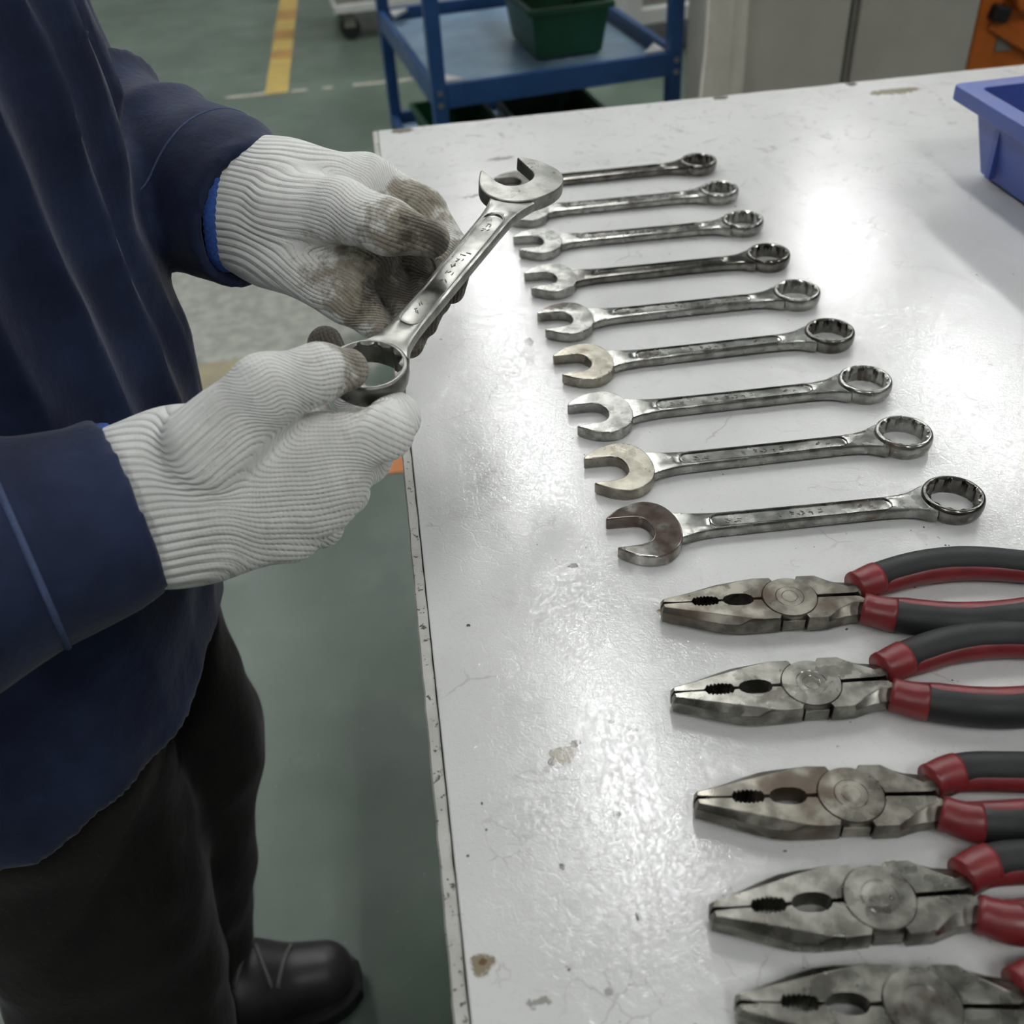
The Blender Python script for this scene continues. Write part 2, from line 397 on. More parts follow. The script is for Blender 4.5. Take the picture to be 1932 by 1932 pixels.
def mesh_np(name, V, Fq, attrs=None):
    me = bpy.data.meshes.new(name); me.vertices.add(len(V)); me.vertices.foreach_set('co', V.astype(np.float32).ravel())
    me.loops.add(Fq.size); me.loops.foreach_set('vertex_index', Fq.astype(np.int32).ravel())
    me.polygons.add(len(Fq)); me.polygons.foreach_set('loop_start', np.arange(0, Fq.size, 4, dtype=np.int32))
    me.polygons.foreach_set('use_smooth', np.ones(len(Fq), bool))
    me.update(calc_edges=True); me.validate()
    for k, a in (attrs or {}).items():
        at_ = me.attributes.new(k, 'FLOAT', 'POINT'); at_.data.foreach_set('value', a.astype(np.float32))
    return me
_W = [(rng.normal(size=3), rng.uniform(0, 6.28)) for _ in range(24)]
def wob(V, freq, seed=0, n=8):              # smooth pseudo-noise, about -1..1
    out = np.zeros(len(V))
    for i in range(n):
        w, p = _W[(seed * 5 + i) % 24]; out += np.sin(V @ (w * freq) + p + seed)
    return out / (n * .5)

# ------------------------------------------------------------------ the hall
def struct(name, bm, m, label=None, cat=None, parent=None):
    o = obj(name, bm, m, parent)
    if parent is None: o['kind'] = 'structure'
    if label: o['label'] = label; o['category'] = cat or name.split('_')[0]
    return o
HX0, HX1, HY0, HY1, HZ = -7.0, 7.0, -5.0, 8.5, T + 2.95
struct('floor', bx(HX0, HX1, HY0, HY1, -.1, 0), M['floor'], 'worn green painted workshop floor under the whole scene', 'floor')
struct('ceiling', bx(HX0, HX1, HY0, HY1, HZ, HZ + .1), M['ceil'], 'pale flat workshop ceiling above the strip lights', 'ceiling')
struct('wall_back', bx(HX0, HX1, HY1, HY1 + .1, 0, HZ), M['wall'], 'pale painted wall at the far end of the hall', 'wall')
struct('wall_front', bx(HX0, HX1, HY0 - .1, HY0, 0, HZ), M['wall'], 'pale painted wall behind the camera', 'wall')
struct('wall_left', bx(HX0 - .1, HX0, HY0, HY1, 0, HZ), M['wall'], 'pale painted wall on the side of the worker', 'wall')
struct('wall_right', bx(HX1, HX1 + .1, HY0, HY1, 0, HZ), M['wall'], 'pale painted wall on the side of the blue bin', 'wall')
lamp0 = None
def lamp_label(x, y):
    return '%s strip light in the ceiling row %s' % (('added fill', 'second', 'third', 'farthest')[LAMP_Y.index(y)], ('on the side of the worker', 'above the work table', 'past the blue bin')[LAMP_X.index(x)])
for x in LAMP_X:
    for y in LAMP_Y:
        if lamp0 is None:
            lamp0 = t = thing('ceiling_lamp', lamp_label(x, y), 'lamp', (x, y, LAMP_Z), 0, 'strip lights in the ceiling grid')
            obj('housing', bx(-.13, .13, -.63, .63, .012, .06), M['white'], t)
            for s in (-.06, .06):
                bm = bmesh.new(); tube(bm, [(s, -.6, 0), (s, .6, 0)], .02, 10, up=(0, 0, 1)); obj('tube', bm, M['lamp'], t, True)
            obj('hanger', bx(-.01, .01, -.01, .01, .06, HZ - LAMP_Z), M['frame'], t)
        else:
            t = copy_tree(lamp0); t.location = (x, y, LAMP_Z); t['label'] = lamp_label(x, y)

# floor markings (paint, a millimetre proud)
def strip(name, pts, z, m, label, cat):
    bm = bmesh.new(); n = len(pts) // 2; loft(bm, [[(p[0], p[1], zz) for p in pts] for zz in (0.0002, z)])
    return tag(obj(name, bm, m), label, cat)
yl = thing('floor_tape', 'yellow floor tape with rubbed orange bands, running away beyond the sleeve', 'tape', (-.42, 4.2, 0))
obj('tape_strip', bx(-.045, .045, 0.02, 3.6, .0003, .0016), M['yellow'], yl)
for i, y in enumerate((.50, .80, 1.14)):
    obj('rubbed_band', bx(-.046, .046, y, y + .12 + .03 * i, .0016, .0022), M['tapedark'], yl)
wl = thing('floor_line', 'thin worn white line crossing the floor at the foot of the yellow tape', 'line', (0, 4.23, 0))
for a, b in ((-1.25, -.72), (-.62, -.46), (-.36, -.30), (-.24, -.20), (-.12, .12), (.2, .3)):
    obj('line_piece', bx(a, b, -.012, .012, .0003, .0014), M['chalk'], wl)
strip('floor_stripe', [(-1.6, 2.05), (-.2, 2.05), (-.2, 2.19), (-1.6, 2.19)], .0015, M['dullyellow'], 'faded yellow floor stripe just above the near glove', 'stripe')
strip('floor_stripe', [(-.5, 1.665), (.9, 1.665), (.9, 1.80), (-.5, 1.80)], .0015, M['orangetape'], 'orange floor stripe showing between the near glove and the table edge', 'stripe')

# ------------------------------------------------------------------ work table
TX0, TX1, TY0, TY1 = -.0150, 1.55, -.10, 1.366
tb = thing('work_table', 'white worn workbench that all the lying tools rest on', 'table', (0, 0, 0))
bm = bmesh.new(); nb = 60
rngt = random.Random(3)
back = [(TX0 + (TX1 - TX0) * i / nb, TY1 + rngt.uniform(-.0022, .001)) for i in range(nb, -1, -1)]
outl = [(TX0, TY0), (TX1, TY0)] + back
loft(bm, [[(x, y, z) for x, y in outl] for z in (T - .006, T - .0006)] + [[(min(max(x, TX0 + .0006), TX1), min(y, TY1) - .0006, T) for x, y in outl]])
obj('laminate_top', bm, M['table'], tb, False)
obj('board', bx(TX0 + .001, TX1, TY0, TY1 - .002, T - .032, T - .0062), M['core'], tb)
bm = bmesh.new(); nt = 120; rr = []
for i in range(nt + 1):
    y = TY0 + (TY1 + .001 - TY0) * i / nt; j = rngt.uniform(-.0005, .0003); q = rngt.uniform(-.0004, .0005)
    rr.append([(-.0226 + j, y, T - .034), (-.0158 + q, y, T - .034), (-.0158 + q, y, T - .0016), (-.0166 + q, y, T - .0006), (-.0216 + j, y, T - .0006), (-.0226 + j, y, T - .0018)])
loft(bm, rr); obj('edge_trim', bm, M['trim'], tb, False)
for x in (.06, TX1 - .1):
    for y in (.05, TY1 - .10): obj('leg', bx(x, x + .05, y, y + .05, 0, T - .085), M['frame'], tb, bevel=.003)
for a in ((.06, TX1 - .05, .055, .095), (.06, TX1 - .05, TY1 - .095, TY1 - .055)): obj('rail', bx(*a, T - .085, T - .0325), M['frame'], tb)
for a in ((.065, .105, .095, TY1 - .095), (TX1 - .095, TX1 - .055, .095, TY1 - .095)): obj('rail', bx(*a, T - .085, T - .0325), M['frame'], tb)

# ------------------------------------------------------------------ combination wrenches (millimetre outlines measured on the nearest one)
JAW = [(-230.3, 10.6), (-229.2, 13.2), (-221.4, 20.2), (-212.5, 24.3), (-202.5, 25.9), (-193.5, 22.5), (-187.2, 15.2), (-183.4, 5.5), (-182.2, -4.5), (-183.6, -14.5), (-188.2, -23.0),
       (-196.5, -29.0), (-206.5, -30.0), (-216.5, -26.3), (-226.0, -19.6), (-227.0, -17.6), (-210.8, -16.7), (-204.6, -14.2), (-201.4, -9.2), (-200.8, -3.0), (-202.6, 3.6), (-206.4, 8.4), (-211.5, 10.4)]
JC = np.array([-205.0, -2.0])
def jaw_mesh(rot=0.0):
    c, s = math.cos(rot), math.sin(rot)
    pts = [((x - JC[0]) * c - (y - JC[1]) * s + JC[0] * 1, (x - JC[0]) * s + (y - JC[1]) * c + JC[1]) for x, y in JAW]
    outer = spline(pts[1:15], 4); inner = spline(pts[16:23], 4)
    pl = [np.array(pts[0])] + outer + [np.array(pts[15])] + inner
    bm = bmesh.new(); loft(bm, [[(x / 1000, y / 1000, z) for x, y in pl] for z in (0.0004, .0098)])
    return bm
def ring_bm():
    n = 144; rings = []
    def circ(r, z): return [(r * math.cos(2 * PI * i / n), r * math.sin(2 * PI * i / n), z) for i in range(n)]
    def star(z):
        o = []
        for i in range(n):
            a = 2 * PI * i / n; w = abs(((i % 12) / 12) - .5) * 2        # 0 at the point, 1 between
            r = .01515 + .00195 * (1 - w ** 0.9)
            o.append((r * math.cos(a), r * math.sin(a), z))
        return o
    rings = [star(.0022), star(.0130), circ(.01735, .0139), circ(.0180, .0141), circ(.0189, .0139), circ(.0197, .0132), circ(.0204, .0112), circ(.0205, .0080), circ(.0200, .0045), circ(.0189, .0018), circ(.0176, .0004), circ(.0170, .0004), star(.0022)]
    bm = bmesh.new(); R = loft(bm, rings, caps=False)
    bmesh.ops.remove_doubles(bm, verts=bm.verts[:], dist=1e-6)
    return bm
def shank_bm():
    S = [(-187, 15.0, 1.2, 8.2, 0), (-182, 13.4, 1.2, 8.5, 0), (-176, 11.6, 1.2, 8.8, 0), (-169, 10.3, 1.3, 9.0, 0), (-163.5, 9.6, 1.4, 9.1, 0), (-162, 9.5, 1.4, 9.1, .3), (-160.5, 9.4, 1.4, 9.1, .5), (-157.5, 9.2, 1.4, 9.1, .8), (-120, 8.7, 1.8, 9.4, .8), (-80, 8.3, 2.2, 9.8, .8),
         (-47, 8.2, 2.6, 10.2, .8), (-44, 8.2, 2.6, 10.2, .5), (-42.5, 8.25, 2.6, 10.2, .3), (-41, 8.3, 2.6, 10.2, 0), (-33, 8.8, 2.5, 10.4, 0), (-27, 9.8, 2.3, 10.7, 0), (-22, 11.8, 1.9, 11.1, 0), (-18, 13.8, 1.6, 11.5, 0), (-15.5, 14.8, 1.6, 11.6, 0)]
    rings = []
    for x, w, zb, zt, d in S:
        pw = {.8: 5.6, .5: 5.0, .3: 3.4, 0: 3.0}[d]; d = .8 if d else 0
        h = zt - zb
        pr = [(w - 1.6, zb), (w - .5, zb + .7), (w, zb + h * .32), (w, zb + h * .68), (w - .45, zt - .75), (w - 1.5, zt - .12), (pw + .9, zt), (pw + .1, zt - d * .85), (pw - .5, zt - d)]
        pr = pr + [(-y, z) for y, z in pr[::-1]]
        rings.append([(x / 1000, y / 1000, z / 1000) for y, z in pr])
    bm = bmesh.new(); loft(bm, rings); return bm
def panel_rim_bm():                         # the bead that frames the recessed panel
    pts = []
    for x0, y0, a0 in ((-47, 0, -PI / 2), (-157, 0, PI / 2)):
        for a in np.linspace(a0, a0 + PI, 9):
            x = x0 + 5.6 * math.cos(a); pts.append((x / 1000, 6.1 * math.sin(a) / 1000, (9.1 + (x + 157) * .0100 + .05) / 1000))
    bm = bmesh.new(); n = len(pts); rings = []
    for i, p in enumerate(pts):
        t = np.array(pts[(i + 1) % n]) - np.array(pts[i - 1]); s_ = np.array([t[1], -t[0], 0]); s_ /= np.linalg.norm(s_)
        rings.append([tuple(np.array(p) + .00048 * math.cos(b) * s_ + np.array([0, 0, .00030 * math.sin(b)])) for b in np.linspace(0, 2 * PI, 8, endpoint=False)])
    rings.append(rings[0]); loft(bm, rings, caps=False); bmesh.ops.remove_doubles(bm, verts=bm.verts[:], dist=1e-8); return bm
def glyph_bm(seed):                         # worn raised forging marks in the panel
    bm = bmesh.new(); r = random.Random(seed)
    for gx in (-150, -144, -116, -109, -102, -95, -88, -62, -55):
        for s in range(3):
            x, y = gx + r.uniform(-1.6, 1.6), r.uniform(-2, 2); a = r.choice((0, PI / 2, .6, -.6)); L = r.uniform(.8, 1.5)
            zt = 9.1 - .8 + (x + 157) * .0100 - .12
            dx, dy = L * math.cos(a), L * math.sin(a)
            tube(bm, [((x - dx) / 1000, (y - dy) / 1000, zt / 1000), (x / 1000, y / 1000, (zt + .06) / 1000), ((x + dx) / 1000, (y + dy) / 1000, zt / 1000)], .0004, 6)
    return bm
def make_wrench(label, mats, rot=0.0, seed=1, group='combination wrenches laid in a row on the table'):
    t = thing('combination_wrench', label, 'wrench', (0, 0, 0), 0, group)
    s = obj('shank', shank_bm(), mats[1], t, True); md = s.modifiers.new('edge', 'EDGE_SPLIT'); md.split_angle = math.radians(30)
    obj('raised_mark', glyph_bm(seed), mats[1], s, True)['kind'] = 'stuff'
    obj('panel_rim', panel_rim_bm(), mats[1], s, True)
    obj('open_jaw', jaw_mesh(rot), mats[0], t, bevel=.0011, seg=3, angle=35)
    rg = obj('ring_end', ring_bm(), mats[2], t, True)
    md = rg.modifiers.new('edge', 'EDGE_SPLIT'); md.split_angle = math.radians(32)
    return t
# ring-end and jaw-tip pixels of the nine lying wrenches, far to near; looks of jaw, shank, ring
WR = [((1318, 300), (945, 322), 'd', 'd', 'd', 'farthest wrench in the row, its open jaw hidden behind the held wrench'),
      ((1357, 353), (975, 400), 'c', 'c', 'c', 'second farthest wrench in the row, bright ring, jaw under the held wrench'),
      ((1402, 411), (985, 460), 'c', 'c', 'c', 'third farthest wrench in the row, clean bright steel with both jaw tips visible'),
      ((1450, 475), (1008, 530), 'c', 'd', 'd', 'fourth farthest wrench in the row, with a dark shank and dark ring'),
      ((1504, 545), (1035, 607), 'c', 'c', 'c', 'middle wrench of the nine lying in the row, bright ring'),
      ((1566, 621), (1065, 690), 't', 'c', 'd', 'wrench with tan stained jaw and dark ring, fourth up from the pliers'),
      ((1633, 713), (1095, 785), 'c', 'c', 'c', 'wrench with brown patches along its shank, third up from the pliers'),
      ((1706, 812), (1122, 890), 't', 'c', 'c', 'wrench with dull tan jaw and a rust spot mid shank, second up from the pliers'),
      ((1800, 930), (1147, 1010), 'o', 'c', 'd', 'wrench lying next to the pliers, brown oil pooled on its open jaw')]
MK = {'c': M['chrome'], 'd': M['darkwrench'], 't': M['tan'], 'o': M['oily']}
w0 = None
for i, (rp, jp, a, b, c, lab) in enumerate(WR):
    rc = at(*rp, T + .014); jt = at(*jp, T + .008); ang = math.atan2(rc[1] - jt[1], rc[0] - jt[0]) - math.radians(.9)
    if i == 0: ang = math.radians(-2.0)
    if w0 is None: w = w0 = make_wrench(lab, (MK[a], MK[b], MK[c]))
    else:
        w = copy_tree(w0); w['label'] = lab
        for ch in w.children:
            ch.material_slots[0].link = 'OBJECT'
            ch.material_slots[0].material = MK[{'open_jaw': a, 'shank': b, 'ring_end': c}[ch.name.split('.')[0]]]
    w.location = (rc[0], rc[1], T); w.rotation_euler = (0, 0, ang); w.scale = (1.02, 1.02, 1.0)

# the wrench in the hands: level but for a slight lean, ring towards the near hand
HS = 1.12
hn = np.array([0.09, -.156, .98]); hn /= np.linalg.norm(hn)
hr = CAM + ray(695, 685) / np.linalg.norm(ray(695, 685)) * .65 * .93
_d = ray(990, 329); hj = CAM + _d * (((hr - CAM) @ hn) / (_d @ hn))
hx = (hr - hj) / np.linalg.norm(hr - hj); hy = np.cross(hn, hx)
held = make_wrench('large steel wrench held in both white gloves', (M['held'], M['held'], M['held']), math.radians(55), 5, None)
HS = float(np.linalg.norm(hr - hj)) / .205
held.matrix_world = Matrix([[hx[i] * HS, hy[i] * HS, hn[i] * HS, hr[i] - hn[i] * .014 * HS] for i in range(3)] + [[0, 0, 0, 1]])

# ------------------------------------------------------------------ combination pliers
def lv(bm, outline, z0, z1, z2, top):
    loft(bm, [[(x / 1000, y / 1000, z / 1000) for x, y in o] for o, z in ((outline, z0), (outline, z1), (top, z2))])
def jaw_half(sy):
    # outer edge from the tip back, then the disc arc, then the inner (gripping) edge forward
    out = [(-78, .9), (-77.6, 4.6), (-66, 8.6), (-54, 13.2), (-42, 17.2), (-33, 18.4), (-20, 18.2), (-8.6, 17.8)]
    top = [(-76.6, .9), (-76, 3.6), (-64, 6.6), (-50, 10.2), (-37, 13.6), (-25, 16.6), (-19, 17.6), (-9.0, 17.3)]
    arc = [(-7.6, 14.6), (-11.5, 11.9), (-14.6, 8.0), (-16.2, 4.0), (-16.9, 1.1)]
    inner = [(-22, .8), (-22.6, 2.4), (-24.6, 4.0), (-28, 4.9), (-33, 4.9), (-37, 4.0), (-39.4, 2.4), (-40.2, .8), (-43.2, .8)]
    x = -43.6
    for i in range(7):
        inner += [(x, 2.0 + .9 * math.sin(PI * (i + .5) / 7)), (x - 1.05, 3.0 + 1.2 * math.sin(PI * (i + .5) / 7))]; x -= 2.15
    inner += [(-59.2, .45), (-68, .32)]
    o = out + arc + inner; t = top + arc + inner
    bm = bmesh.new(); lv(bm, [(a, b * sy) for a, b in o], 3.6, 11.4, 15.2, [(a, b * sy) for a, b in t]); return bm
def tang(sy):
    o = [(6.6, 14.8), (7.6, 18.6), (20, 18.4), (31, 15.0), (44, 13.2), (58, 17.0), (58, 7.0), (44, 1.6), (40, 1.1), (17.0, 1.0), (16.3, 4.0), (14.6, 8.0), (11.5, 11.9)]
    t = [(6.8, 14.8), (8.0, 18.0), (19, 17.8), (27, 12.0), (37, 6.6), (46, 8.0), (46, 7.0), (42, 2.0), (39.6, 1.3), (17.0, 1.1), (16.3, 4.0), (14.6, 8.0), (11.5, 11.9)]
    bm = bmesh.new(); lv(bm, [(a, b * sy) for a, b in o], 4.2, 11.0, 14.9, [(a, b * sy) for a, b in t]); return bm
def pivot_bm():
    bm = bmesh.new(); n = 64
    def c(r, z): return [(r * math.cos(2 * PI * i / n) / 1000, r * math.sin(2 * PI * i / n) / 1000, z / 1000) for i in range(n)]
    loft(bm, [c(16.2, 4), c(16.6, 14.6), c(16.0, 15.5), c(8.6, 15.6), c(8.3, 15.35), c(8.0, 15.6), c(5.0, 15.7), c(4.7, 15.5), c(4.4, 15.7)])
    return bm
HND = {1: [(42, 9.5), (52, 13.5), (65, 18.5), (82, 23.6), (98, 26.2), (115, 26.6), (132, 24.6), (150, 20.6), (163, 17.6)],
       -1: [(42, -9.0), (54, -14.2), (66, -18.2), (82, -22.2), (98, -24.4), (115, -24.4), (132, -22.6), (150, -19.0), (163, -16.0)]}
HNC = {k: [(x, math.copysign(min(abs(y), 15.8 - max(0, x - 75) * .05), y)) for x, y in v] for k, v in HND.items()}
def make_pliers(label, mat, HND=HND, rs=1.0):
    t = thing('pliers', label, 'pliers', (0, 0, 0), 0, 'red and black handled pliers laid in a row')
    for sy in (1, -1):
        obj('jaw', jaw_half(sy), mat, t, bevel=.0004, seg=2, angle=24)
        obj('tang', tang(sy), mat, t, bevel=.0004, seg=2, angle=24)
    obj('joint_block', bx(-.0072, .0062, -.0172, .0172, .0040, .0118), mat, t, bevel=.0004)
    pv = obj('pivot_disc', pivot_bm(), mat, t, True); md = pv.modifiers.new('s', 'EDGE_SPLIT'); md.split_angle = math.radians(30)
    for sy in (1, -1):
        pth = [(x / 1000, y / 1000, .0112) for x, y in HND[sy]]; sp = spline(pth, 6); n = len(sp)
        f = np.linspace(0, 1, n)
        rad = np.interp(f, [0, .06, .3, .6, .9, .97, 1], [.0088, .0096, .0102, .0105, .0098, .008, .003]) * rs
        bm = bmesh.new(); tube(bm, sp[8:], rad[8:], 20, .98)
        g = obj('grip', bm, M['blackgrip'], t, True); g['label'] = 'black rubber grip'
        bm = bmesh.new(); k = 10                                                    # red collar with a flared lip
        tube(bm, sp[:k], np.interp(np.arange(k), [0, 1, 2, 7, k - 1], np.array([.0094, .0097, .0094, .0104, .0106]) * rs), 20, 1.0)
        o = obj('grip_collar', bm, M['red'], g, True); o['label'] = 'red plastic collar at the front of the grip'
        off = np.array([0, -.0030 * sy, -.0012 if sy > 0 else .0016])
        bm = bmesh.new(); seg = [p + off for p in sp[k - 4:n - 3]]
        rr_ = np.interp(np.linspace(0, 1, len(seg)), [0, .15, .5, 1], [.0072, .0088, .0092, .0080]) * rs
        tube(bm, seg, rr_, 16, .92)
        o = obj('grip_inlay', bm, M['red'], g, True); o['label'] = 'red plastic strip along the inner side of the grip'
    return t
PL = [((1490, 1125), (1256, 1140), M['plier2'], 'pliers next to the wrenches, worn steel with a dirty jaw tip'),
      ((1531, 1287), (1276, 1308), M['plier'], 'second pliers down from the wrenches, evenly grey jaws'),
      ((1606, 1498), (1313, 1507), M['plier2'], 'middle pliers of the five, brown rusty film over the jaws'),
      ((1660, 1692), (1366, 1716), M['plier'], 'fourth pliers down from the wrenches, shiny mottled jaws'),
      ((1742, 1895), (1438, 1893), M['plier'], 'pliers nearest the camera, cut off by the lower edge of the photo')]
p0 = None
for i, (pv, tp, m, lab) in enumerate(PL):
    c = at(*pv, T + .0155); q = at(*tp, T + .014); ang = math.atan2(c[1] - q[1], c[0] - q[0]); sc = np.linalg.norm(c[:2] - q[:2]) / .0775
    if i in (0, 2): p = p0 = make_pliers(lab, m, HND if i == 0 else HNC, 1.0 if i == 0 else .93)
    else:
        p = copy_tree(p0); p['label'] = lab
        for ch in p.children:
            if ch.name.split('.')[0] in ('jaw', 'tang', 'pivot_disc', 'joint_block'):
                ch.material_slots[0].link = 'OBJECT'; ch.material_slots[0].material = m
    p.location = (c[0], c[1], T); p.rotation_euler = (0, 0, ang)

# ------------------------------------------------------------------ blue bin on the table
def bin_thing(name, label, cat, loc, rotz, sx, sy, h, draft, rim, m, mi, rib=True):
    t = thing(name, label, cat, loc, rotz); w = .003
    def rect(x, y, z, r=.008):
        o = []
        for cx, cy, a0 in ((x - r, y - r, 0), (-x + r, y - r, PI / 2), (-x + r, -y + r, PI), (x - r, -y + r, 1.5 * PI)):
            o += [(cx + r * math.cos(a0 + a), cy + r * math.sin(a0 + a), z) for a in (0, PI / 8, PI / 4, 3 * PI / 8, PI / 2)]
        return o
    x, y = sx / 2, sy / 2; d = draft
    bm = bmesh.new()
    loft(bm, [rect(x - .012, y - .012, 0), rect(x - .012, y - .012, .004), rect(x, y, .006), rect(x + d, y + d, h - .014), rect(x + d - w, y + d - w, h - .012), rect(x - w, y - w, .009)])
    obj('body', bm, m, t, bevel=.0008)
    bm = bmesh.new()
    R = loft(bm, [rect(x + d + rim, y + d + rim, h - .015), rect(x + d + rim, y + d + rim, h), rect(x + d - w, y + d - w, h), rect(x + d - w - .001, y + d - w - .001, h - .016)], caps=False)
    n = len(R[0])
    for i in range(n): bm.faces.new((R[3][i], R[3][(i + 1) % n], R[0][(i + 1) % n], R[0][i]))
    obj('rim', bm, m, t, bevel=.0015)
    if rib:
        for s in (-1, 1):
            for yy in (y - .035, -y + .035):
                a = s * (x + d * .3); obj('rib', bx(min(a, a + s * .007), max(a, a + s * .007), yy - .004, yy + .004, .012, h - .02), m, t)
    return t
bb = bin_thing('parts_bin', 'blue plastic bin standing on the white table by the far corner', 'bin', (.637 + .13, 1.03 - .18, T), math.radians(2), .26, .36, .092, .014, .018, M['bluebin'], None)

# ------------------------------------------------------------------ trolley behind the table
TR = thing('tool_trolley', 'blue steel shelf trolley standing beyond the table', 'trolley', (.133, 2.66, 0), math.radians(7.7))
TW, TD = .632, .80
for x in (0, TW):
    for y in (0, TD):
        p = obj('post', bx(x - .018, x + .018, y - .018, y + .018, .07, .86), M['trolleyblue'], TR, bevel=.003)
        for zz in (.395, .425):
            bm = bmesh.new(); disc(bm, (x, zz), .007, y - .022, y - .018, 12, 'y'); obj('bolt', bm, M['steelbolt'], p)
        bm = bmesh.new(); disc(bm, (x, .035), .033, y - .012, y + .012, 20, 'y'); c = obj('caster', bm, M['sole'], TR)
        obj('caster_fork', bx(x - .012, x + .012, y - .018, y + .018, .034, .07), M['steelbolt'], c)
for z in (.415, .10, .84):
    s = obj('shelf', bx(.015, TW - .015, .015, TD - .015, z - .01, z - .006), M['shelf'], TR)
    for a in ((.0185, TW - .0185, -.016, .002), (.0185, TW - .0185, TD - .002, TD + .016), (-.016, .002, .0185, TD - .0185), (TW - .002, TW + .016, .0185, TD - .0185)):
        obj('shelf_rail', bx(*a, z - .030, z + .028), M['trolleyblue'], s, bevel=.002)
    if z == .415:
        for cx, cy, sx, sy in ((.019, .019, 1, 1), (.019, TD - .019, 1, -1), (TW - .019, .019, -1, 1)):
            bm = bmesh.new(); q = [(cx, cy), (cx + .055 * sx, cy), (cx, cy + .075 * sy)]
            loft(bm, [[(a, b, zz) for a, b in q] for zz in (z + .018, z + .0275)]); obj('corner_gusset', bm, M['white'], s)
a = at(990, 112, .415); b = at(1122, 103, .415)
bin_thing('stacking_bin', 'green plastic bin standing on the middle shelf of the blue trolley', 'bin', ((a + b)[0] / 2 + .012, (a + b)[1] / 2 + .13, .410), math.radians(7.7), .185, .26, .135, .016, .012, M['green'], None, False)
bin_thing('stacking_bin', 'green plastic bin on the lowest trolley shelf, beside the front post', 'bin', (.205, 3.06, .0945), math.radians(9), .17, .34, .13, .014, .01, M['green'], None, True)
bin_thing('stacking_bin', 'darker green bin on the lowest trolley shelf, towards the cream boards', 'bin', (.49, 3.12, .0945), math.radians(7), .24, .34, .12, .014, .01, M['greenlip'], None, False)

# ------------------------------------------------------------------ things farther back
gm = thing('machine_cabinet', 'grey machine cabinet on casters far beyond the trolley', 'cabinet', (-.16, 4.86, 0), math.radians(5))
obj('body', bx(0, .62, 0, .5, .135, 1.2), M['machgrey'], gm, bevel=.006)
obj('base_rail', bx(-.012, .632, -.012, .51, .115, .150), M['white'], gm, bevel=.004)
obj('side_handle', bx(-.03, -.002, .08, .11, .3, .6), M['white'], gm)
for x in (.05, .57):
    for y in (.05, .45):
        bm = bmesh.new(); disc(bm, (x, .045), .045, y - .02, y + .02, 20, 'y'); c = obj('caster', bm, M['sole'], gm)
        obj('caster_fork', bx(x - .025, x + .025, y - .026, y + .026, .05, .116), M['machgrey'], c)
wm = thing('white_rack', 'white steel machine frame with dark openings beyond the trolley', 'machine', (.955, 4.19, 0), math.radians(6))
obj('side_panel', bx(0, .02, 0, .55, .13, 1.2), M['white'], wm); obj('back_panel', bx(.02, .8, .53, .55, .13, 1.2), M['dark'], wm)
for x in (.0201, .78): obj('upright', bx(x, x + .05, -.01, .035, .13, 1.2), M['white'], wm, bevel=.003)
obj('bottom_rail', bx(.0702, .78, -.012, .03, .13, .185), M['white'], wm, bevel=.003)
obj('inner_shelf', bx(.0702, .78, .04, .52, .19, .215), M['machgrey'], wm)
obj('latch', bx(.035, .055, -.016, -.0101, .26, .31), M['dark'], wm)
for x in (.03, .74): obj('leg', bx(x, x + .06, .05, .11, 0, .13), M['dark'], wm)
cb = thing('steel_cabinet', 'grey two-door steel cabinet standing behind the table', 'cabinet', (.785, 2.30, 0), 0)
obj('carcass', bx(0, .545, .022, .42, .02, 1.15), M['panel'], cb, bevel=.004)
for a, b, lab in ((.004, .2430, 0), (.2650, .541, 1)):
    d = obj('door', bx(a, b, 0, .020, .06, 1.13), M['panel'], cb, bevel=.003)
    obj('door_fold', bx(a, a + .008, -.004, -.0002, .06, 1.13), M['panel'], d)
obj('centre_strip', bx(.2500, .2590, .004, .0215, .06, 1.13), M['machgrey'], cb)
for i, (x0, x1, lean, m, lab) in enumerate(((.662, .712, .05, M['cream'], 'narrow cream board leaning by the trolley post'), (.700, .778, .03, M['cream'], 'wide cream board with dark streaked edge beside the grey cabinet'))):
    t = thing('leaning_board', lab, 'board', ((x0 + x1) / 2 - .02, 2.20 + .045 * i, 0), 0)
    bm = bmesh.new(); w = (x1 - x0) / 2; rgs = []
    for k in range(13):
        z = k / 12 * 1.0; o = lean * z + .004 * math.sin(z * 14 + i)
        rgs.append([(-w + o, -.009 + .004 * math.sin(9 * z), z), (w + o, -.009 + .003 * math.sin(7 * z + 1), z), (w + o, .009, z), (-w + o, .009, z)])
    loft(bm, rgs); obj('board', bm, m, t, True, bevel=.003)
    if i: obj('dark_streak', bx(-w - .006 + .012, -w + .004 + .012, -.0140, -.0100, .30, .66, mtx=Matrix.Shear('XZ', 4, (lean, 0)) if False else None), M['creamdark'], t, bevel=.002)
og = thing('orange_crate', 'orange plastic crate with a dark square knob beside the grey cabinet', 'crate', (1.345, 2.33, 0), 0)
obj('front_frame', bx(0, .06, 0, .03, .1, 1.1), M['orange'], og, bevel=.006)
obj('panel', bx(.06, .42, .012, .03, .1, 1.1), M['orange'], og)
bm = bmesh.new(); c8 = [(.112 + .062 * math.cos(a), .632 + .062 * math.sin(a)) for a in np.linspace(0, 2 * PI, 6, endpoint=False)]
loft(bm, [[(x, y, z) for x, z in c8] for y in (.0119, -.03)]); obj('boss', bm, M['orange'], og, bevel=.008)
bm = bmesh.new(); box(bm, -.019, .019, -.030, .0119, -.017, .017, mtx=Matrix.Translation((.043, 0, .578)) @ Matrix.Rotation(.2, 4, 'Y')); obj('knob', bm, M['dark'], og, bevel=.006)
